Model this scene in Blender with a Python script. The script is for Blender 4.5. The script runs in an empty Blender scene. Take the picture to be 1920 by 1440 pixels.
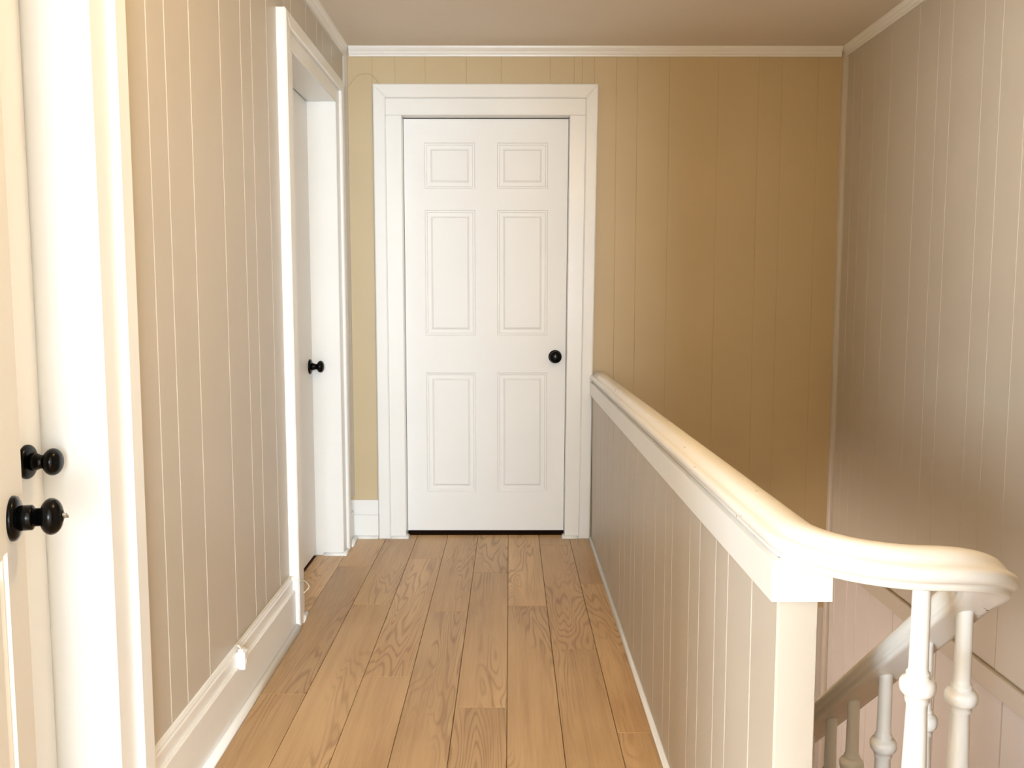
import bpy, bmesh, math, random
from mathutils import Vector, Matrix
random.seed(7)
scene = bpy.context.scene
COL = scene.collection

# ---------------------------------------------------------------- camera
EYE = 1.15
cam_d = bpy.data.cameras.new('camera')
cam_d.sensor_fit = 'HORIZONTAL'; cam_d.sensor_width = 36.0
cam_d.lens = 1680.0 / 1920.0 * 36.0
cam_d.clip_start = 0.02
cam = bpy.data.objects.new('camera', cam_d); COL.objects.link(cam)
cam.location = (0, 0, EYE)
cam.rotation_euler = (math.radians(90) - math.atan(162 / 1680.0), 0, -math.atan(3.5 / 1680.0))
scene.camera = cam

# ---------------------------------------------------------------- world, lights, exposure
world = bpy.data.worlds.new('world'); scene.world = world
world.use_nodes = True
world.node_tree.nodes['Background'].inputs[0].default_value = (0.75, 0.85, 1.0, 1)
world.node_tree.nodes['Background'].inputs[1].default_value = 0.0

def area(name, loc, rot, sx, sy, power, color):
    d = bpy.data.lights.new(name, 'AREA'); d.shape = 'RECTANGLE'; d.size = sx; d.size_y = sy
    d.energy = power; d.color = color
    o = bpy.data.objects.new(name, d); COL.objects.link(o); o.location = loc; o.rotation_euler = rot
    return o
def point(name, loc, power, color, r):
    d = bpy.data.lights.new(name, 'POINT'); d.energy = power; d.color = color; d.shadow_soft_size = r
    o = bpy.data.objects.new(name, d); COL.objects.link(o); o.location = loc
    return o
# daylight through the two windows of the room the photograph is taken from
area('rear_window_daylight', (0.55, -3.58, 1.45), (math.radians(90), 0, 0), 1.5, 1.25, 155, (0.735, 0.885, 1.03))
area('second_window_daylight', (-3.4, -3.58, 1.45), (math.radians(90), 0, 0), 1.1, 1.25, 185, (0.735, 0.885, 1.03))
# warm ceiling lamp over the landing
point('landing_lamp', (0.35, 1.75, 2.04), 9.0, (1.0, 0.72, 0.37), 0.10)
# ceiling lamp of the storey below
point('downstairs_lamp', (0.15, 3.75, -0.52), 15, (1.0, 0.86, 0.76), 0.06)

scene.view_settings.view_transform = 'Standard'
scene.view_settings.look = 'None'
scene.view_settings.gamma = 1
scene.view_settings.use_curve_mapping = False
scene.view_settings.exposure = 1.38

# ---------------------------------------------------------------- materials
def srgb(r, g, b):
    f = lambda c: (c / 255 / 12.92) if c <= 10 else ((c / 255 + 0.055) / 1.055) ** 2.4
    return (f(r), f(g), f(b), 1)

def new_mat(name):
    m = bpy.data.materials.new(name); m.use_nodes = True
    nt = m.node_tree
    return m, nt, nt.nodes['Principled BSDF']

def paint(name, col, rough, bump=0.05, scale=60, var=0.03, spec=0.5):
    m, nt, b = new_mat(name)
    N, L = nt.nodes, nt.links
    tc = N.new('ShaderNodeTexCoord')
    n1 = N.new('ShaderNodeTexNoise'); n1.inputs['Scale'].default_value = scale; n1.inputs['Detail'].default_value = 3
    mp = N.new('ShaderNodeMapping'); mp.inputs['Scale'].default_value = (1, 1, 0.35)
    L.new(tc.outputs['Object'], mp.inputs[0]); L.new(mp.outputs[0], n1.inputs['Vector'])
    n2 = N.new('ShaderNodeTexNoise'); n2.inputs['Scale'].default_value = 2.3; n2.inputs['Detail'].default_value = 4
    L.new(tc.outputs['Object'], n2.inputs['Vector'])
    mr = N.new('ShaderNodeMapRange'); mr.inputs['From Min'].default_value = 0.3; mr.inputs['From Max'].default_value = 0.7
    mr.inputs['To Min'].default_value = 1 - var; mr.inputs['To Max'].default_value = 1 + var * 0.5
    L.new(n2.outputs['Fac'], mr.inputs['Value'])
    mx = N.new('ShaderNodeMix'); mx.data_type = 'RGBA'; mx.blend_type = 'MULTIPLY'; mx.inputs['Factor'].default_value = 1
    mx.inputs['A'].default_value = col
    L.new(mr.outputs[0], mx.inputs['B']); L.new(mx.outputs['Result'], b.inputs['Base Color'])
    b.inputs['Roughness'].default_value = rough
    b.inputs['Specular IOR Level'].default_value = spec
    bp = N.new('ShaderNodeBump'); bp.inputs['Strength'].default_value = bump; bp.inputs['Distance'].default_value = 0.003
    L.new(n1.outputs['Fac'], bp.inputs['Height']); L.new(bp.outputs[0], b.inputs['Normal'])
    return m

M = {}
M['trim'] = paint('white_trim_paint', srgb(241, 239, 234), 0.30, 0.10, 45, 0.03)
M['door'] = paint('white_door_paint', srgb(241, 239, 235), 0.48, 0.05, 70, 0.02)
M['far'] = paint('warm_tinted_wall_paint', srgb(202, 181, 142), 0.45, 0.06, 90, 0.04)  # beige wall paint shifted to tan; warm light is put into the colour
M['wall'] = paint('beige_wall_paint', srgb(200, 190, 175), 0.42, 0.06, 90, 0.04)
M['lower'] = paint('pale_stairwell_paint', srgb(214, 206, 200), 0.45, 0.06, 60, 0.04)
M['ceil'] = paint('ceiling_paint', srgb(234, 224, 210), 0.8, 0.05, 120, 0.02, 0.2)
M['room'] = paint('pale_room_paint', srgb(226, 218, 204), 0.6, 0.03, 80, 0.02)
M['plastic'] = paint('white_plastic', srgb(244, 242, 236), 0.35, 0.0, 50, 0.0)
M['cord'] = paint('cream_cord', srgb(232, 222, 202), 0.5, 0.0, 50, 0.0)

m, nt, b = new_mat('black_metal'); M['black'] = m
b.inputs['Base Color'].default_value = (0.0012, 0.0012, 0.0014, 1); b.inputs['Roughness'].default_value = 0.2; b.inputs['Specular IOR Level'].default_value = 0.18
m, nt, b = new_mat('worn_steel'); M['steel'] = m
b.inputs['Base Color'].default_value = (0.5, 0.5, 0.48, 1); b.inputs['Metallic'].default_value = 1; b.inputs['Roughness'].default_value = 0.3
m, nt, b = new_mat('dark_gap'); M['dark'] = m
b.inputs['Base Color'].default_value = srgb(92, 58, 34); b.inputs['Roughness'].default_value = 0.6

# rail paint: white gloss with tiny chips
def rail_paint():
    m = paint('white_rail_paint', srgb(237, 232, 223), 0.26, 0.12, 30, 0.03)
    nt = m.node_tree; N, L = nt.nodes, nt.links; b = N['Principled BSDF']
    tc = N.new('ShaderNodeTexCoord')
    v = N.new('ShaderNodeTexNoise'); v.inputs['Scale'].default_value = 95; v.inputs['Detail'].default_value = 2
    w = N.new('ShaderNodeTexNoise'); w.inputs['Scale'].default_value = 9; w.inputs['Detail'].default_value = 1
    L.new(tc.outputs['Object'], v.inputs['Vector']); L.new(tc.outputs['Object'], w.inputs['Vector'])
    a = N.new('ShaderNodeMath'); a.operation = 'MULTIPLY'
    L.new(v.outputs['Fac'], a.inputs[0]); L.new(w.outputs['Fac'], a.inputs[1])
    r = N.new('ShaderNodeMapRange'); r.inputs['From Min'].default_value = 0.455; r.inputs['From Max'].default_value = 0.475
    L.new(a.outputs[0], r.inputs['Value'])
    src = b.inputs['Base Color'].links[0].from_socket
    mx = N.new('ShaderNodeMix'); mx.data_type = 'RGBA'; mx.inputs['B'].default_value = srgb(140, 112, 84)
    L.new(r.outputs[0], mx.inputs['Factor']); L.new(src, mx.inputs['A']); L.new(mx.outputs['Result'], b.inputs['Base Color'])
    return m
M['rail'] = rail_paint()

def oak():
    m, nt, b = new_mat('oak_plank'); N, L = nt.nodes, nt.links
    tc = N.new('ShaderNodeTexCoord'); oi = N.new('ShaderNodeObjectInfo')
    rnd = N.new('ShaderNodeVectorMath'); rnd.operation = 'SCALE'; rnd.inputs[0].default_value = (37.1, 53.7, 91.3)
    L.new(oi.outputs['Random'], rnd.inputs['Scale'])
    def coords(sx, sy):
        mp = N.new('ShaderNodeMapping'); mp.inputs['Scale'].default_value = (sx, sy, 1)
        L.new(tc.outputs['Object'], mp.inputs[0])
        ad = N.new('ShaderNodeVectorMath'); ad.operation = 'ADD'
        L.new(mp.outputs[0], ad.inputs[0]); L.new(rnd.outputs[0], ad.inputs[1])
        return ad.outputs[0]
    def noise(vec, scale, det, dist=0.0):
        n = N.new('ShaderNodeTexNoise'); n.inputs['Scale'].default_value = scale; n.inputs['Detail'].default_value = det
        n.inputs['Distortion'].default_value = dist
        L.new(vec, n.inputs['Vector']); return n.outputs['Fac']
    def mrange(v, a, c, d=0.0, e=1.0):
        r = N.new('ShaderNodeMapRange'); r.inputs['From Min'].default_value = a; r.inputs['From Max'].default_value = c
        r.inputs['To Min'].default_value = d; r.inputs['To Max'].default_value = e
        L.new(v, r.inputs['Value']); return r.outputs[0]
    def math_(op, a, c):
        x = N.new('ShaderNodeMath'); x.operation = op
        for i, s in enumerate((a, c)):
            if isinstance(s, (int, float)): x.inputs[i].default_value = s
            else: L.new(s, x.inputs[i])
        return x.outputs[0]
    def mix(f, A, B, mode='MIX'):
        x = N.new('ShaderNodeMix'); x.data_type = 'RGBA'; x.blend_type = mode
        if isinstance(f, float): x.inputs['Factor'].default_value = f
        else: L.new(f, x.inputs['Factor'])
        for k, s in (('A', A), ('B', B)):
            if isinstance(s, tuple): x.inputs[k].default_value = s
            else: L.new(s, x.inputs[k])
        return x.outputs['Result']
    big = noise(coords(8.5, 0.85), 1.0, 2.0, 0.40)                    # slow field whose contour lines are the growth rings
    ring = math_('SINE', math_('MULTIPLY', big, 150.0), 0.0)
    ring = mrange(ring, -0.2, 1.0)
    ring = math_('POWER', ring, 1.7)
    where = mrange(noise(coords(5.0, 0.9), 1.3, 1.0), 0.45, 0.62)        # cathedral figure only in patches
    fibre = noise(coords(230, 7.0), 1.0, 3.0)
    streak = noise(coords(34, 0.9), 1.0, 2.0)
    tone = noise(coords(6.0, 1.3), 0.8, 2.0)
    c = mix(mrange(tone, 0.32, 0.68), srgb(182, 144, 98), srgb(212, 175, 126))
    c = mix(math_('MULTIPLY', mrange(streak, 0.45, 0.75), 0.30), c, srgb(150, 108, 68))
    c = mix(math_('MULTIPLY', math_('MULTIPLY', ring, where), 0.50), c, srgb(126, 84, 48))
    c = mix(math_('MULTIPLY', mrange(fibre, 0.42, 0.72), 0.25), c, srgb(226, 192, 148))
    hs = N.new('ShaderNodeHueSaturation')
    L.new(c, hs.inputs['Color'])
    L.new(mrange(oi.outputs['Random'], 0, 1, 0.84, 1.08), hs.inputs['Value'])
    L.new(hs.outputs[0], b.inputs['Base Color'])
    b.inputs['Roughness'].default_value = 0.42
    bp = N.new('ShaderNodeBump'); bp.inputs['Strength'].default_value = 0.10; bp.inputs['Distance'].default_value = 0.002
    L.new(fibre, bp.inputs['Height']); L.new(bp.outputs[0], b.inputs['Normal'])
    return m
M['oak'] = oak()

# ---------------------------------------------------------------- mesh helpers
class MB:
    """collects verts / faces for one mesh"""
    def __init__(s): s.v = []; s.f = []; s.sm = []
    def add(s, verts, faces, smooth=False):
        k = len(s.v); s.v += [tuple(p) for p in verts]
        s.f += [[i + k for i in f] for f in faces]; s.sm += [smooth] * len(faces)
        return s
    def box(s, x0, x1, y0, y1, z0, z1, c=0.0):
        """box, optionally with chamfered edges"""
        if c <= 0:
            vs = [(x, y, z) for z in (z0, z1) for y in (y0, y1) for x in (x0, x1)]
            return s.add(vs, [(0, 2, 3, 1), (4, 5, 7, 6), (0, 1, 5, 4), (2, 6, 7, 3), (0, 4, 6, 2), (1, 3, 7, 5)])
        bm = bmesh.new()
        bmesh.ops.create_cube(bm, size=1)
        for v in bm.verts:
            v.co = Vector(((x0 + x1) / 2 + v.co.x * (x1 - x0), (y0 + y1) / 2 + v.co.y * (y1 - y0), (z0 + z1) / 2 + v.co.z * (z1 - z0)))
        bmesh.ops.bevel(bm, geom=list(bm.edges), offset=c, segments=1, affect='EDGES')
        bm.verts.index_update()
        s.add([v.co[:] for v in bm.verts], [[v.index for v in f.verts] for f in bm.faces]); bm.free()
        return s
    def prism(s, prof, a, b, axis, smooth=False):
        """closed 2D profile extruded from a to b along axis; profile gives the two other coords in xyz order"""
        n = len(prof)
        def p(t, q):
            return {'x': (t, q[0], q[1]), 'y': (q[0], t, q[1]), 'z': (q[0], q[1], t)}[axis]
        vs = [p(a, q) for q in prof] + [p(b, q) for q in prof]
        s.add(vs, [(i, (i + 1) % n, n + (i + 1) % n, n + i) for i in range(n)], smooth)
        k = len(s.v) - 2 * n
        s.f += [[k + i for i in reversed(range(n))], [k + n + i for i in range(n)]]; s.sm += [False, False]
        return s
    def lathe(s, prof, org, axis, seg=24, smooth=True):
        """(t, r) pairs along axis from org"""
        ax = Vector(axis).normalized(); u = ax.orthogonal().normalized(); w = ax.cross(u); org = Vector(org)
        vs = []; n = len(prof)
        for t, r in prof:
            for k in range(seg):
                a = 2 * math.pi * k / seg
                vs.append(org + ax * t + (u * math.cos(a) + w * math.sin(a)) * r)
        fs = [(i * seg + k, i * seg + (k + 1) % seg, (i + 1) * seg + (k + 1) % seg, (i + 1) * seg + k) for i in range(n - 1) for k in range(seg)]
        s.add(vs, fs, smooth)
        k0 = len(s.v) - len(vs)
        s.f += [[k0 + k for k in reversed(range(seg))], [k0 + (n - 1) * seg + k for k in range(seg)]]; s.sm += [smooth, smooth]
        return s
    def tube(s, pts, r, seg=8):
        pts = [Vector(p) for p in pts]; n = len(pts); vs = []
        for i, p in enumerate(pts):
            t = (pts[min(i + 1, n - 1)] - pts[max(i - 1, 0)]).normalized()
            u = t.cross(Vector((0.13, 0.2, 1))).normalized(); w = t.cross(u)
            vs += [p + (u * math.cos(2 * math.pi * k / seg) + w * math.sin(2 * math.pi * k / seg)) * r for k in range(seg)]
        fs = [(i * seg + k, i * seg + (k + 1) % seg, (i + 1) * seg + (k + 1) % seg, (i + 1) * seg + k) for i in range(n - 1) for k in range(seg)]
        s.add(vs, fs, True)
        k0 = len(s.v) - len(vs)
        s.f += [[k0 + k for k in reversed(range(seg))], [k0 + (n - 1) * seg + k for k in range(seg)]]; s.sm += [True, True]
        return s
    def build(s, name, mat, parent=None, origin=None, fix=True):
        me = bpy.data.meshes.new(name)
        v = s.v
        if origin is not None: v = [tuple(Vector(p) - Vector(origin)) for p in v]
        me.from_pydata(v, [], s.f)
        me.polygons.foreach_set('use_smooth', s.sm)
        if fix:
            bm = bmesh.new(); bm.from_mesh(me); bmesh.ops.recalc_face_normals(bm, faces=bm.faces); bm.to_mesh(me); bm.free()
        me.materials.append(M[mat]); me.update()
        o = bpy.data.objects.new(name, me); COL.objects.link(o)
        if origin is not None: o.location = origin
        o.parent = parent
        return o

def tag(o, label, cat, group=None, kind=None):
    o['label'] = label; o['category'] = cat
    if group: o['group'] = group
    if kind: o['kind'] = kind
    return o
def struct(o, label, cat): return tag(o, label, cat, kind='structure')
def empty(name, loc=(0, 0, 0), rz=0):
    o = bpy.data.objects.new(name, None); COL.objects.link(o); o.location = loc; o.rotation_euler = (0, 0, rz)
    o.empty_display_size = 0.1
    return o
def dup(o, parent, loc=None):
    c = o.copy(); COL.objects.link(c); c.parent = parent
    if loc is not None: c.location = loc
    return c
def smooth_path(pts, n=6):
    """Catmull-Rom through points"""
    P = [Vector(p) for p in pts]; out = []
    for i in range(len(P) - 1):
        p0, p1, p2, p3 = P[max(i - 1, 0)], P[i], P[i + 1], P[min(i + 2, len(P) - 1)]
        for k in range(n):
            t = k / n
            out.append(0.5 * ((2 * p1) + (p2 - p0) * t + (2 * p0 - 5 * p1 + 4 * p2 - p3) * t * t + (3 * p1 - p0 - 3 * p2 + p3) * t ** 3))
    out.append(P[-1]); return out
def qround(r, cx, cz, dx, n=5):
    """quarter-round profile: corner at (cx, cz), bulging towards dx and up"""
    return [(cx, cz)] + [(cx + dx * r * math.cos(a), cz + r * math.sin(a)) for a in [k * math.pi / 2 / n for k in range(n + 1)]]

# ---------------------------------------------------------------- key dimensions (metres)
XL = -0.765          # face of the left wall boards
XR = 1.545           # face of the right wall boards
YF = 4.230           # face of the far wall boards
ZC = 2.290           # ceiling
HX0, HX1 = 0.388, 0.448   # half wall faces
HY = 1.262           # near end of the half wall
YN0, YN1 = 0.42, 0.54     # cross wall with the doorway the photograph is taken through
YR = -3.6            # rear wall of that room
ZL = -2.40           # storey below
LAND = 1.36          # edge of the landing above the stairs
CH = 0.0032          # chamfer of the panelling joints

# ---------------------------------------------------------------- floor
floor = MB()
floor.box(-1.0, HX1, YN0, 4.5, -0.30, -0.0085)
floor.box(HX1, XR + 0.1, YN0, LAND - 0.10, -0.30, -0.0085)
floor.box(0.64, XR + 0.1, LAND - 0.10, LAND, -0.30, -0.0085)
floor.box(-4.4, XR + 0.1, YR - 0.1, YN0, -0.30, -0.0085)
floor = floor.build('floor', 'dark')
struct(floor, 'oak plank floor running the length of the hallway', 'floor')
PW, PL = 0.1465, 1.242
joints = {0: 3.263, 1: 2.848, 2: 3.520, -1: 2.428, -2: 3.205, -3: 2.632, -4: 3.280, -5: 2.517, -6: 3.050, -7: 3.6}
g = 0.0007
for k in range(-30, 11):
    x0 = -0.009 + k * PW; x1 = x0 + PW
    if k >= 3: ymax = LAND if x0 > 0.63 else LAND - 0.10
    elif k >= -6: ymax = 4.272
    else: ymax = YN0 if k < -7 else 4.272
    x1c = min(x1, XR)
    if k == 2: x1c = 0.430
    if k == -6: x0c = max(x0, -0.868)
    else: x0c = x0
    if k == -7: continue
    y = joints.get(k, 2.0 + random.random() * PL)
    while y < ymax: y += PL
    while y > YR:
        a, c = max(y - PL, YR), min(y, ymax)
        y -= PL
        if c - a < 0.01: continue
        def plank(xa, xb, ya, yb):
            mb = MB(); cx, cy = (xa + xb) / 2, (ya + yb) / 2
            hx, hy = (xb - xa) / 2 - g, (yb - ya) / 2 - g * 0.6; c_ = 0.0012
            vs = [(sx * hx, sy * hy, -0.0085) for sx, sy in ((-1, -1), (1, -1), (1, 1), (-1, 1))]
            vs += [(sx * hx, sy * hy, -c_) for sx, sy in ((-1, -1), (1, -1), (1, 1), (-1, 1))]
            vs += [(sx * (hx - c_), sy * (hy - c_), 0) for sx, sy in ((-1, -1), (1, -1), (1, 1), (-1, 1))]
            fs = [(8, 9, 10, 11), (3, 2, 1, 0)]
            for L0 in (0, 4):
                fs += [(L0 + i, L0 + (i + 1) % 4, L0 + 4 + (i + 1) % 4, L0 + 4 + i) for i in range(4)]
            mb.add(vs, fs)
            o = mb.build('plank', 'oak', floor); o.location = (cx, cy, 0)
        plank(x0c, x1c, a, c)

# ---------------------------------------------------------------- ceiling
ceiling = MB().box(-4.4, XR + 0.1, YR - 0.1, 4.5, ZC, ZC + 0.1).build('ceiling', 'ceil')
struct(ceiling, 'plain matte ceiling above the hallway', 'ceiling')

# ---------------------------------------------------------------- panelled walls
def boards(parent, axis, face, back, lines, z0, z1, mat='wall', ch=CH, name='board'):
    """vertical boards with chamfered long edges; axis = direction along the wall, face / back = depth coords"""
    sgn = 1 if face > back else -1
    for a, c in zip(lines[:-1], lines[1:]):
        prof = [(a, back), (a, face - sgn * ch), (a + ch, face), (c - ch, face), (c, face - sgn * ch), (c, back)]
        if axis == 'y': prof = [(q[1], q[0]) for q in prof]
        MB().prism(prof, z0, z1, 'z').build(name, mat, parent)

# left wall, two door openings
D1a, D1b = 0.881, 1.641      # opening of door_1 along Y
D2a, D2b = 3.160, 3.928      # opening of door_2
HEAD = 1.985
wl = MB()
for a, c in ((YN1, D1a - 0.02), (D1b + 0.02, D2a - 0.02), (D2b + 0.02, 4.5)):
    wl.box(-0.95, XL - 0.008, a, c, -0.3, ZC)
for a, c in ((D1a - 0.02, D1b + 0.02), (D2a - 0.02, D2b + 0.02)):
    wl.box(-0.95, XL - 0.008, a, c, HEAD + 0.02, ZC)
wall_left = struct(wl.build('wall_left', 'wall'), 'beige painted board wall along the left of the hallway, with two doorways', 'wall')
mid = [D1b + 0.03, 1.79, 1.945, 2.048, 2.205, 2.437, 2.624, 2.733, 2.905, D2a - 0.03]
boards(wall_left, 'y', XL, XL - 0.008, mid, 0.10, ZC)
boards(wall_left, 'y', XL, XL - 0.008, [YN1, 0.70, D1a - 0.03], 0.10, ZC)
boards(wall_left, 'y', XL, XL - 0.008, [D1a - 0.03, 1.02, 1.24, 1.42, 1.53, D1b + 0.03], HEAD + 0.03, ZC)
boards(wall_left, 'y', XL, XL - 0.008, [D2a - 0.03, 3.235, 3.47, 3.66, 3.77, D2b + 0.03], HEAD + 0.03, ZC)
boards(wall_left, 'y', XL, XL - 0.008, [D2b + 0.03, YF], 0.10, ZC)

# far wall, one door opening
F0, F1, FT = -0.499, 0.275, 1.983
wf = MB()
wf.box(-0.95, F0 - 0.015, YF + 0.008, YF + 0.16, ZL, ZC)
wf.box(F1 + 0.015, XR + 0.1, YF + 0.008, YF + 0.16, ZL, ZC)
wf.box(F0 - 0.015, F1 + 0.015, YF + 0.008, YF + 0.16, FT + 0.02, ZC)
wf.box(F0 - 0.015, F1 + 0.015, YF + 0.10, YF + 0.16, ZL, -0.01)
wall_far = struct(wf.build('wall_far', 'far'), 'board wall at the far end of the hallway and stairwell, warm light tinted into its tan colour', 'wall')
boards(wall_far, 'x', YF, YF + 0.008, [XL, -0.633, F0 - 0.03], 0.0, ZC, 'far', ch=0.0013)
boards(wall_far, 'x', YF, YF + 0.008, [F0 - 0.03, -0.39, -0.20, -0.04, 0.185, F1 + 0.02], FT + 0.03, ZC, 'far', ch=0.0013)
boards(wall_far, 'x', YF, YF + 0.008, [F1 + 0.02, 0.332, HX0], 0.0, ZC, 'far', ch=0.0013)
boards(wall_far, 'x', YF, YF + 0.008, [HX0, 0.489, 0.586, 0.733, 0.957, 1.144, 1.251, 1.418, XR], -0.35, ZC, 'far', ch=0.0013)
boards(wall_far, 'x', YF, YF + 0.008, [HX0, 0.52, 0.68, 0.82, 1.0, 1.16, 1.34, XR], ZL, -0.35, 'lower')

# right wall of the stairwell: upper boards, belt rail, lower boards
wall_right = struct(MB().box(XR + 0.008, XR + 0.1, YN1 - 0.12, YF + 0.1, ZL, ZC).build('wall_right', 'wall'),
                    'grey beige board wall on the right side of the stairwell', 'wall')
boards(wall_right, 'y', XR, XR + 0.008, [YN1, 0.72, 0.95, 1.11, 1.21, 1.43, 1.54, 1.69, 1.92, 2.10, 2.21, 2.37, 2.53, 2.755, 2.898, 3.011, 3.226, 3.328, 3.488, 3.736, 3.897, 4.029, 4.13, YF], -0.06, ZC, ch=0.0016)
boards(wall_right, 'y', XR, XR + 0.008, [YN1, 0.75, 0.95, 1.2, 1.42, 1.6, 1.85, 2.08, 2.3, 2.52, 2.70, 2.99, 3.14, 3.30, 3.509, 3.74, 3.891, 3.999, 4.15, YF], ZL, -0.07, 'lower', ch=0.004)
MB().box(XR - 0.014, XR, YN1, YF, -0.105, -0.032, 0.003).build('belt_rail', 'wall', wall_right)
MB().prism([(XR, YF), (XR - 0.022, YF)] + [(XR - 0.022 * math.cos(a), YF - 0.022 * math.sin(a)) for a in (0.3, 0.6, 0.95, 1.27)] + [(XR, YF - 0.022)], ZL, ZC, 'z').build('corner_bead', 'wall', wall_right)
MB().prism([(XL, YF), (XL, YF - 0.02), (XL + 0.008, YF - 0.018), (XL + 0.018, YF - 0.008), (XL + 0.02, YF)], 0.2, ZC, 'z').build('corner_bead', 'wall', wall_left)

# cross wall with the doorway in which the camera stands, and the room behind it
DX0, DX1, DH = -0.545, 0.345, 2.00
wn = MB()
wn.box(-4.4, DX0 - 0.021, YN0, YN1, -0.3, ZC); wn.box(DX1 + 0.021, XR + 0.1, YN0, YN1, ZL, ZC); wn.box(DX0 - 0.021, DX1 + 0.021, YN0, YN1, DH + 0.021, ZC)
struct(wn.build('wall_near', 'wall'), 'wall around the doorway the hallway is seen through', 'wall')
struct(MB().box(-4.4, -4.3, YR, YN0, 0, ZC).build('wall_room_left', 'room'), 'left wall of the room behind the viewer', 'wall')
struct(MB().box(XR, XR + 0.1, YR, YN0, 0, ZC).build('wall_room_right', 'room'), 'right wall of the room behind the viewer', 'wall')
wr = MB(); WX0, WX1, WZ0, WZ1 = -0.22, 1.32, 0.80, 2.10
VX0, VX1 = -3.97, -2.83
for xa, xb in ((-4.4, VX0), (VX1, WX0), (WX1, XR + 0.1)): wr.box(xa, xb, YR - 0.1, YR, 0, ZC)
for xa, xb in ((VX0, VX1), (WX0, WX1)):
    wr.box(xa, xb, YR - 0.1, YR, 0, WZ0); wr.box(xa, xb, YR - 0.1, YR, WZ1, ZC)
struct(wr.build('wall_room_rear', 'room'), 'rear wall of the room behind the viewer', 'wall')
def window(name, label, loc, rz, w, hh):
    w1 = empty(name, loc, rz); struct(w1, label, 'window'); hw = w / 2
    f = MB()
    for x0, x1 in ((-hw, -hw + 0.05), (hw - 0.05, hw), (-0.02, 0.02)): f.box(x0, x1, -0.09, -0.05, 0, hh)
    for z in (0, hh - 0.05, hh / 2 - 0.02): f.box(-hw, hw, -0.09, -0.05, z, z + 0.05)
    f.build('window_frame', 'trim', w1)
    MB().box(-hw - 0.05, hw + 0.05, 0.001, 0.06, -0.035, -0.002, 0.004).build('window_sill', 'trim', w1)
window('window_1', 'white framed window at the rear of the room behind the viewer', ((WX0 + WX1) / 2, YR, WZ0), 0, WX1 - WX0, WZ1 - WZ0)
window('window_2', 'white framed window further left in the room behind the viewer', ((VX0 + VX1) / 2, YR, WZ0), 0, VX1 - VX0, WZ1 - WZ0)

# storey below
struct(MB().box(-1.0, XR + 0.1, 0.3, YF + 0.16, ZL - 0.1, ZL).build('floor_lower', 'oak'), 'wood floor of the storey below the stairs', 'floor')
struct(MB().box(-1.1, -1.0, 0.3, YF + 0.16, ZL, -0.3).build('wall_lower_left', 'lower'), 'pale wall of the storey below on the left', 'wall')
struct(MB().box(-1.0, 0.60, 0.3, 0.42, ZL, -0.3).build('wall_lower_near', 'lower'), 'pale wall of the storey below under the near rooms', 'wall')

# ---------------------------------------------------------------- half wall beside the stairs
hwm = MB()
hwm.box(HX0 + 0.008, HX1 - 0.008, HY + 0.008, YF - 0.001, 0.0, 0.745)
hwm.box(HX0 + 0.06, HX1 - 0.0005, HY, YF - 0.001, -0.34, -0.0005)
wall_half = struct(hwm.build('wall_half', 'wall'), 'low beige board wall topped by the white rail beside the stairs', 'wall')
hl = [HY + 0.0006, 1.399, 1.555, 1.650, 1.790, 1.891, 2.098, 2.192, 2.346, 2.554, 2.730, 2.815, 2.97, 3.10, 3.33, 3.52, 3.62, 3.79, 4.0, YF - 0.028]
boards(wall_half, 'y', HX0, HX0 + 0.008, hl, 0.0, 0.735, ch=CH)
boards(wall_half, 'y', HX1, HX1 - 0.008, hl, 0.0, 0.735, ch=CH)
MB().box(HX0 + 0.001, HX1 - 0.001, HY, HY + 0.008, 0.0, 0.735, 0.0015).build('end_board', 'wall', wall_half)
# white apron boards under the rail, following its slight fall towards the far wall
def fall(y): return -0.0068 * (y - 1.25)
def apron(xa, xb, ya, yb, name='apron_board'):
    z0, z1 = 0.716, 0.7765
    vs = []
    for x, y in ((xa, ya), (xb, ya), (xb, yb), (xa, yb)):
        vs += [(x, y, z0 + fall(y)), (x, y, z1 + fall(y))]
    MB().add(vs, [(0, 2, 4, 6), (1, 7, 5, 3), (0, 1, 3, 2), (2, 3, 5, 4), (4, 5, 7, 6), (6, 7, 1, 0)]).build(name, 'trim', wall_half)
apron(0.3745, HX0 - 0.0002, 1.2615, 2.7205); apron(0.3745, HX0 - 0.0002, 2.7225, YF - 0.035)
apron(HX1 + 0.0002, 0.4615, 1.2615, YF - 0.035)
apron(0.3745, 0.4615, 1.247, 1.2612, 'end_apron')
# quarter round at the foot
MB().prism(qround(0.013, HX0, 0.0, -1), HY + 0.0, YF - 0.03, 'y', True).build('quarter_round', 'trim', wall_half)

# ---------------------------------------------------------------- baseboards
def base_left(y0, y1, name, label):
    o = MB().box(XL, -0.745, y0, y1, 0.0, 0.141, 0.0025).build(name, 'trim')
    struct(o, label, 'baseboard')
    MB().prism([(XL, 0.141), (-0.754, 0.141), (-0.754, 0.172), (-0.757, 0.176), (-0.757, 0.180), (-0.761, 0.187), (XL, 0.189)], y0, y1, 'y').build('cap_strip', 'trim', o)
    MB().prism(qround(0.019, -0.745, 0.0, 1), y0, y1, 'y', True).build('quarter_round', 'trim', o)
    return o
base_left(D1b + 0.132, D2a - 0.131, 'baseboard_left', 'tall stepped white baseboard between the two left doorways')
base_left(D2b + 0.1305, YF - 0.0325, 'baseboard_left_corner', 'stub of white baseboard between the left casing and the far corner')
bf = MB().box(XL + 0.0005, -0.631, YF - 0.018, YF, 0.0, 0.113, 0.002).build('baseboard_far', 'trim')
struct(bf, 'short white baseboard in the corner left of the far door', 'baseboard')
MB().box(XL + 0.0005, -0.631, YF - 0.012, YF, 0.113, 0.186, 0.0025).build('cap_strip', 'trim', bf)
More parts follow.
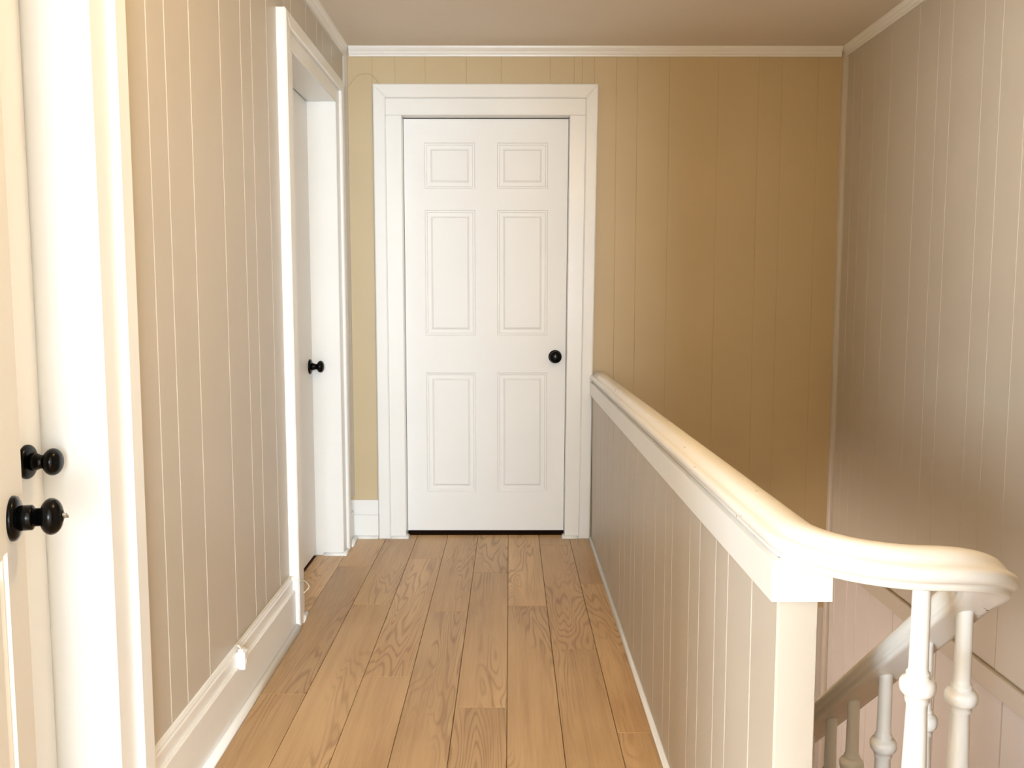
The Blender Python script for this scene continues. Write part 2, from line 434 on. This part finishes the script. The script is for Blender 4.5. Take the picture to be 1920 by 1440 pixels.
MB().prism([(y, z) for y, z in qround(0.014, YF - 0.018, 0.0, -1)], XL + 0.0005, -0.631, 'x', True).build('quarter_round', 'trim', bf)

# ---------------------------------------------------------------- crown mouldings
def crown_prof(cx, dx):
    p = [(0, -0.042), (0.008, -0.042), (0.010, -0.034), (0.014, -0.032), (0.018, -0.020), (0.021, -0.018), (0.026, -0.008), (0.028, 0), (0, 0)]
    return [(cx + dx * a, ZC + z) for a, z in p]
struct(MB().prism(crown_prof(XL, 1), YN1, YF, 'y').build('trim_1', 'trim'), 'cream crown moulding along the left wall', 'moulding')
struct(MB().prism(crown_prof(YF, -1), XL + 0.0283, XR - 0.0283, 'x').build('trim_2', 'trim'), 'cream crown moulding above the far door and wall', 'moulding')
struct(MB().prism(crown_prof(XR, -1), YN1, YF, 'y').build('trim_3', 'trim'), 'cream crown moulding along the right stairwell wall', 'moulding')

# ---------------------------------------------------------------- door casings (local frame: x along the wall, wall face at y=0 facing -y)
def casing(name, label, loc, rz, W, head, wb, wbk, wh, proud, proud2, depth, lean=(0, 0), fin=None):
    """lean = (inner, outer) shift in x at the foot of the right leg"""
    root = empty(name, loc, rz); struct(root, label, 'door casing')
    def leg(x0, x1, y0, y1, z0, z1, sh, nm, c=0.002):
        mb = MB().box(x0, x1, y0, y1, z0, z1, c)
        if sh != (0, 0):
            nv = []
            for x, y, z in mb.v:
                t = 1 - z / head; u = (x - x0) / (x1 - x0)
                nv.append((x + t * (sh[0] + (sh[1] - sh[0]) * u), y, z))
            mb.v = nv
        return mb.build(nm, 'trim', root)
    li, lo = lean; lm = li + (lo - li) * wb / (wb + wbk)
    zt = head + wh * 0.55; zt2 = head + wh
    # jambs lining the opening
    leg(-0.02, 0, -proud + 0.001, depth, 0.0, head, (0, 0), 'jamb')
    leg(W, W + 0.02, -proud + 0.001, depth, 0.0, head, (li, li), 'jamb')
    MB().box(-0.02, W + 0.02, -proud + 0.001, depth, head, head + 0.02, 0.0015).build('head_jamb', 'trim', root)
    # flat boards
    leg(-wb, -0.0005, -proud, 0, 0.0, head, (0, 0), 'casing_board')
    leg(W + 0.0005, W + wb, -proud, 0, 0.0, head, (li, lm), 'casing_board')
    MB().box(-wb, W + wb, -proud, 0, head + 0.0005, zt, 0.002).build('head_board', 'trim', root)
    # back bands with a mitred head
    def band(p):  # p: 4 corner (x,z) of the face
        vs = []
        q = Vector((sum(a for a, _ in p) / 4, 0, sum(c for _, c in p) / 4))
        for a, c in p: vs.append((a, 0, c))
        for a, c in p: vs.append((a, -proud2 + 0.004, c))
        for a, c in p:
            e = 0.005
            vs.append((a + (e if a < q.x else -e), -proud2, c + (e if c < q.z else -e)))
        fs = [(3, 2, 1, 0), (8, 9, 10, 11)]
        for L0 in (0, 4): fs += [(L0 + i, L0 + (i + 1) % 4, L0 + 4 + (i + 1) % 4, L0 + 4 + i) for i in range(4)]
        MB().add(vs, fs).build('back_band', 'trim', root)
    o = wb + wbk
    band([(-o, 0.0), (-wb, 0.0), (-wb, zt), (-o, zt2)])
    band([(W + wb + lm, 0.0), (W + o + lo, 0.0), (W + o, zt2), (W + wb, zt)])
    band([(-wb, zt), (W + wb, zt), (W + o, zt2), (-o, zt2)])
    # shoe moulding wrapped round the feet of the flat boards
    r = 0.013
    for sd in (0, 1):
        if sd == 0: xa, xb, xi, d = -wb + 0.002, r, 0.0, 1
        else: xa, xb, xi, d = W + li - r, W + lm + wb - 0.004, W + li, -1
        mb = MB().prism([(y, z) for y, z in qround(r, -proud, 0.0, -1)], xa, xb, 'x', True)
        mb.prism(qround(r, xi, 0.0, d), -proud, max(depth - 0.06, -proud + 0.05), 'y', True)
        mb.build('shoe_moulding', 'trim', root)
    return root

casing('trim_4', 'white door casing nearest the viewer on the left, round the recessed door', (XL, D1a, 0), math.pi / 2, D1b - D1a, HEAD, 0.075, 0.056, 0.11, 0.020, 0.033, 0.13)
casing('trim_5', 'white door casing midway down the left wall, next to the corner', (XL, D2a, 0), math.pi / 2, D2b - D2a, HEAD, 0.075, 0.055, 0.11, 0.020, 0.033, 0.13)
casing('trim_6', 'wide white door casing round the closed far door', (F0, YF, 0), 0, F1 - F0, FT, 0.073, 0.056, 0.138, 0.020, 0.033, 0.09, lean=(-0.014, -0.024))

casing('trim_7', 'white casing of the doorway the viewer looks through', (DX0, YN0, 0), 0, DX1 - DX0, DH, 0.073, 0.056, 0.12, 0.020, 0.033, YN1 - YN0)

# ---------------------------------------------------------------- doors
def knob(parent, x, z, ball=0.027, rose=0.033, turn=False, collar=False):
    """round knob whose axis points along local -y"""
    k = empty('knob', (x, 0, z)); k.parent = parent
    k['label'] = 'black round door knob'
    ax = (0, -1, 0)
    MB().lathe([(0, rose), (0.003, rose), (0.006, rose * 0.96), (0.009, rose * 0.80), (0.0105, rose * 0.55)], (0, 0, 0), ax, 32).build('rose', 'black', k)
    if collar: st = [(0.008, 0.0185), (0.026, 0.0185), (0.028, 0.0165), (0.0285, 0.0135), (0.040, 0.0130)]
    else: st = [(0.008, 0.0165), (0.020, 0.0150), (0.024, 0.0125), (0.036, 0.0120)]
    MB().lathe(st, (0, 0, 0), ax, 24).build('stem', 'black', k)
    t0 = st[-1][0] - 0.004; n = 14; hl_ = 0.0155
    pr = []
    for i in range(n + 1):
        a = math.pi * i / n
        rr = math.sin(a) ** 0.85 * ball if 0 < i < n else 0.0015
        pr.append((t0 + hl_ * (1 - math.cos(a)), max(rr, 0.0015)))
    MB().lathe(pr, (0, 0, 0), ax, 32).build('ball', 'black', k)
    if turn:
        t1 = t0 + 2 * hl_
        MB().lathe([(t1 - 0.004, 0.010), (t1 - 0.0005, 0.0095), (t1 + 0.0005, 0.007)], (0, 0, 0), ax, 20).build('turn_plate', 'black', k)
        mb = MB().box(-0.0075, 0.0075, -t1 - 0.0065, -t1 + 0.001, -0.0022, 0.0022, 0.0012)
        R = Matrix.Rotation(math.radians(28), 3, 'Y'); mb.v = [tuple(R @ Vector(p)) for p in mb.v]
        mb.build('thumb_turn', 'steel', k)
    return k

PX = [(0.094, 0.329), (0.432, 0.668)]                    # two columns of panels on a 0.763 wide slab
PZ = [(0.213, 0.792), (0.970, 1.560), (1.660, 1.871)]    # three rows, heights above the floor
def door(name, label, loc, rz, W, z0, z1, knobs=True, kx=None, kz=0.868, lean=0.0, flush=False, **kw):
    root = empty(name, loc, rz); struct(root, label, 'door')
    s = W / 0.763
    cols = [(a * s, c * s) for a, c in PX]
    mb = MB(); T = 0.036; LAY = 0.012
    mb.box(0, W, LAY, T, z0, z1)
    xs = [0, cols[0][0], cols[0][1], cols[1][0], cols[1][1], W]
    zs = [z0] + [v for p in PZ for v in p] + [z1]
    if flush: mb.box(0, W, 0, LAY, z0, z1)
    for i in range(0, 0 if flush else 5, 2): mb.box(xs[i], xs[i + 1], 0, LAY, z0, z1)
    for i in (() if flush else (1, 3)):
        for j in range(0, len(zs), 2): mb.box(xs[i], xs[i + 1], 0, LAY, zs[j], zs[j + 1])
    if lean: mb.v = [(x + (lean * (1 - z / z1) if x > W * 0.9 else 0), y, z) for x, y, z in mb.v]
    mb.build('slab', 'door', root)
    rings = [(0, 0), (0.0035, 0.0045), (0.009, 0.0045), (0.0125, 0.0085), (0.028, 0.0085), (0.036, 0.0030), (0.0375, 0.0016)]
    for (xa, xb) in (() if flush else cols):
        for (za, zb) in PZ:
            mb = MB(); vs = []
            for ins, d in rings:
                vs += [(xa + ins, d, za + ins), (xb - ins, d, za + ins), (xb - ins, d, zb - ins), (xa + ins, d, zb - ins)]
            fs = []
            for k in range(len(rings) - 1):
                fs += [(4 * k + i, 4 * k + (i + 1) % 4, 4 * k + 4 + (i + 1) % 4, 4 * k + 4 + i) for i in range(4)]
            n = 4 * (len(rings) - 1); fs.append((n, n + 1, n + 2, n + 3))
            mb.add(vs, fs); mb.build('panel', 'door', root, fix=False)
    knob(root, kx if kx is not None else W - 0.052, kz, **kw)
    return root

door('door_1', 'closed white door set back in the nearest left doorway, with upper black knob', (XL - 0.102, D1a + 0.002, 0), math.pi / 2, D1b - D1a - 0.004, 0.012, HEAD - 0.004, kz=0.857, ball=0.0245, rose=0.031)
door('door_2', 'closed white door recessed in the left doorway near the corner', (XL - 0.104, D2a + 0.002, 0), math.pi / 2, D2b - D2a - 0.004, 0.014, HEAD - 0.004, kz=0.852, flush=True, ball=0.026, rose=0.033)
door('door_3', 'closed white six panel door at the end of the hallway', (F0 + 0.002, YF + 0.048, 0), 0, 0.770, 0.022, FT - 0.004, kx=0.712, kz=0.869, lean=-0.014, ball=0.0285, rose=0.032)
A4 = math.radians(15)
E4 = Vector((-0.735, 1.330, 0)); W4 = 0.76
door('door_4', 'white door standing open at the left edge, with lower black knob and thumb turn', tuple(E4 + Vector((math.sin(A4), -math.cos(A4), 0)) * W4), math.pi / 2 + A4, W4, 0.012, 1.99, kx=W4 - 0.060, kz=0.832, turn=True, collar=True)

# ---------------------------------------------------------------- staircase
ST0, RISE, GO = LAND, 0.20, 0.247
SX0, SX1 = 0.655, XR - 0.002
stair = empty('staircase', (0, ST0, 0)); struct(stair, 'painted wooden stairs going down behind the half wall', 'stairs')
proto_t = MB().box(SX0 - 0.02, SX1, -0.02, GO + 0.002, -0.028, 0, 0.004).build('tread', 'oak', stair)
proto_r = MB().box(SX0, SX1, 0, 0.018, 0.0, RISE - 0.029).build('riser', 'trim', stair)
for i in range(11):
    t = proto_t if i == 0 else dup(proto_t, stair)
    t.location = (0, i * GO + 0.001, -(i + 1) * RISE)
    r = proto_r if i == 0 else dup(proto_r, stair)
    r.location = (0, i * GO + 0.0005, -(i + 1) * RISE)
mb = MB()
for x in (SX0, ):
    n = 11
    pts = [(0, -0.30)]
    prof = [(0.001, -0.029)] if False else []
    for i in range(n): prof += [(i * GO + 0.001, -(i + 1) * RISE - 0.029), ((i + 1) * GO, -(i + 1) * RISE - 0.029)]
    prof += [(n * GO, -n * RISE - 0.20), (0.001 + 0.24, -RISE - 0.24), (0.001, -RISE - 0.14)]
    mb.prism(prof, x - 0.012, x + 0.02, 'x')
mb.build('stringer', 'trim', stair)

# ---------------------------------------------------------------- banister: swept rail + turned balusters
ban = empty('stair_banister', (0.559, 1.30, 0))
tag(ban, 'white painted handrail curving off the half wall and down the stairs on turned balusters', 'banister')
CXc, CYc, RAD = 0.553, 1.30, 0.135
path = []
for i in range(15):
    y = 4.192 - (4.192 - 1.30) * i / 14
    path.append(Vector((0.418, y, 0.7760 + fall(y))))
for k in range(1, 25):
    a = math.pi + math.pi * k / 24
    u = k / 24
    z = 0.7757 - 0.006 * min(u * 2, 1)
    if u > 0.5: z -= 0.0847 * ((u - 0.5) * 2) ** 1.9
    path.append(Vector((CXc + RAD * math.cos(a), CYc + RAD * math.sin(a), z)))
yend = 3.95
zc = path[-1].z
for i in range(1, 14):
    y = 1.30 + (yend - 1.30) * (i / 13) ** 1.3
    path.append(Vector((0.688, y, zc - 0.806 * (y - 1.30))))
half = [(0.024, 0.0), (0.0315, 0.0), (0.0335, 0.002), (0.0340, 0.007), (0.0340, 0.0100), (0.0380, 0.0120), (0.0420, 0.0160), (0.0437, 0.0210), (0.0432, 0.0260),
        (0.0410, 0.0298), (0.0375, 0.0325), (0.0325, 0.0342), (0.0285, 0.0360), (0.0245, 0.0402), (0.0200, 0.0448), (0.0140, 0.0485), (0.0070, 0.0503)]
prof = half + [(0.0, 0.0508)] + [(-a, c) for a, c in reversed(half)]
mb = MB(); vs = []; n = len(prof); m_ = len(path)
for i, p in enumerate(path):
    t = (path[min(i + 1, m_ - 1)] - path[max(i - 1, 0)]).normalized()
    s_ = Vector((-t.y, t.x, 0)).normalized()          # left of travel
    nrm = t.cross(-s_) if t.cross(-s_).z < 0 else t.cross(s_)
    if nrm.z < 0: nrm = -nrm
    for a, c in prof: vs.append(p + s_ * a + nrm * c)
fs = [(i * n + k, i * n + (k + 1) % n, (i + 1) * n + (k + 1) % n, (i + 1) * n + k) for i in range(m_ - 1) for k in range(n)]
mb.add(vs, fs, True)
mb.f += [[k for k in range(n)], [(m_ - 1) * n + k for k in range(n)]]; mb.sm += [False, False]
rail = mb.build('handrail', 'rail', None)
rail.parent = ban; rail.matrix_parent_inverse = Matrix.Translation(-Vector((0.559, 1.30, 0)))

BAL = [(0.0, 0.0118), (0.02, 0.0120), (0.06, 0.0122), (0.100, 0.0127), (0.108, 0.0130), (0.110, 0.0152), (0.1125, 0.0158), (0.115, 0.0152),
       (0.118, 0.0170), (0.1195, 0.0205), (0.124, 0.0232), (0.1305, 0.0238), (0.137, 0.0226), (0.1415, 0.0190), (0.143, 0.0160), (0.150, 0.0162), (0.153, 0.0150), (0.156, 0.0136),
       (0.20, 0.0147), (0.28, 0.0168), (0.36, 0.0182), (0.42, 0.0180), (0.48, 0.0160), (0.53, 0.0135), (0.545, 0.0135), (0.548, 0.0175), (0.556, 0.0195), (0.564, 0.0175), (0.567, 0.0140), (0.60, 0.0150)]
def rail_under(y): return zc - 0.806 * (y - 1.30)
def baluster(x, y, ztop, zbot, slope, drop=0.0):
    L_ = ztop - zbot
    up = 0.0105 if slope else 0.0006
    pr = [(-up, BAL[0][1])] + [(q[0] + (drop if q[0] > 0.05 else 0), q[1]) for q in BAL if q[0] < L_ - 0.03] + [(L_ - 0.001, 0.0155)]
    o = MB().lathe([(-up, 0.0118)] + pr[1:], (0, 0, 0), (0, 0, -1), 20).build('baluster', 'trim')
    o.parent = ban; o.location = Vector((x, y, ztop)) - Vector((0.559, 1.30, 0))
    return o
baluster(0.551, 1.166, 0.7697, 0.0, False, 0.012)
ys = [1.314, 1.433, 1.580, 1.723, 1.839] + [1.970 + 0.1235 * i for i in range(14)]
for y in ys:
    step = math.floor((y - LAND + 0.02) / GO) + 1 if y > LAND - 0.02 else 0
    baluster(0.688, y, rail_under(y), -step * RISE, True)

# ---------------------------------------------------------------- small things
jack = empty('telephone_jack', (-0.754, 2.396, 0.129))
tag(jack, 'small white telephone jack box on the left baseboard', 'phone jack')
MB().box(0.0, 0.025, -0.017, 0.017, 0.0, 0.050, 0.003).build('housing', 'plastic', jack)
MB().box(0.0248, 0.0262, -0.006, 0.006, 0.016, 0.030, 0.0005).build('cover_screw', 'cord', jack)
MB().box(0.004, 0.018, -0.008, 0.010, 0.0495, 0.056, 0.001).build('cord_plug', 'plastic', jack)

cpts = [(-0.743, 2.392, 0.186), (-0.748, 2.388, 0.196), (-0.757, 2.40, 0.1935), (-0.7595, 2.46, 0.1925), (-0.7590, 2.7, 0.1920), (-0.7592, 2.95, 0.1922), (-0.757, 3.020, 0.190),
        (-0.742, 3.0262, 0.176), (-0.730, 3.0262, 0.172), (-0.7285, 3.032, 0.171), (-0.726, 3.07, 0.160), (-0.7205, 3.105, 0.138), (-0.7190, 3.118, 0.120), (-0.726, 3.105, 0.112), (-0.7285, 3.085, 0.112)]
cable = MB().tube(smooth_path(cpts, 5), 0.0023).build('telephone_cable', 'cord', origin=(-0.757, 3.02, 0.19))
tag(cable, 'thin cream cable along the baseboard top looping over the door casing', 'cable')

wp = [(-0.748, 2.112), (-0.738, 2.120), (-0.713, 2.153), (-0.686, 2.170), (-0.651, 2.172), (-0.627, 2.160), (-0.597, 2.1225)]
wire = MB().tube(smooth_path([(x, YF - 0.0012, z) for x, z in wp], 6), 0.0024).build('painted_wire', 'far', origin=(-0.627, YF, 2.14))
tag(wire, 'thin painted-over wire arching on the wall above the far door corner', 'wire')
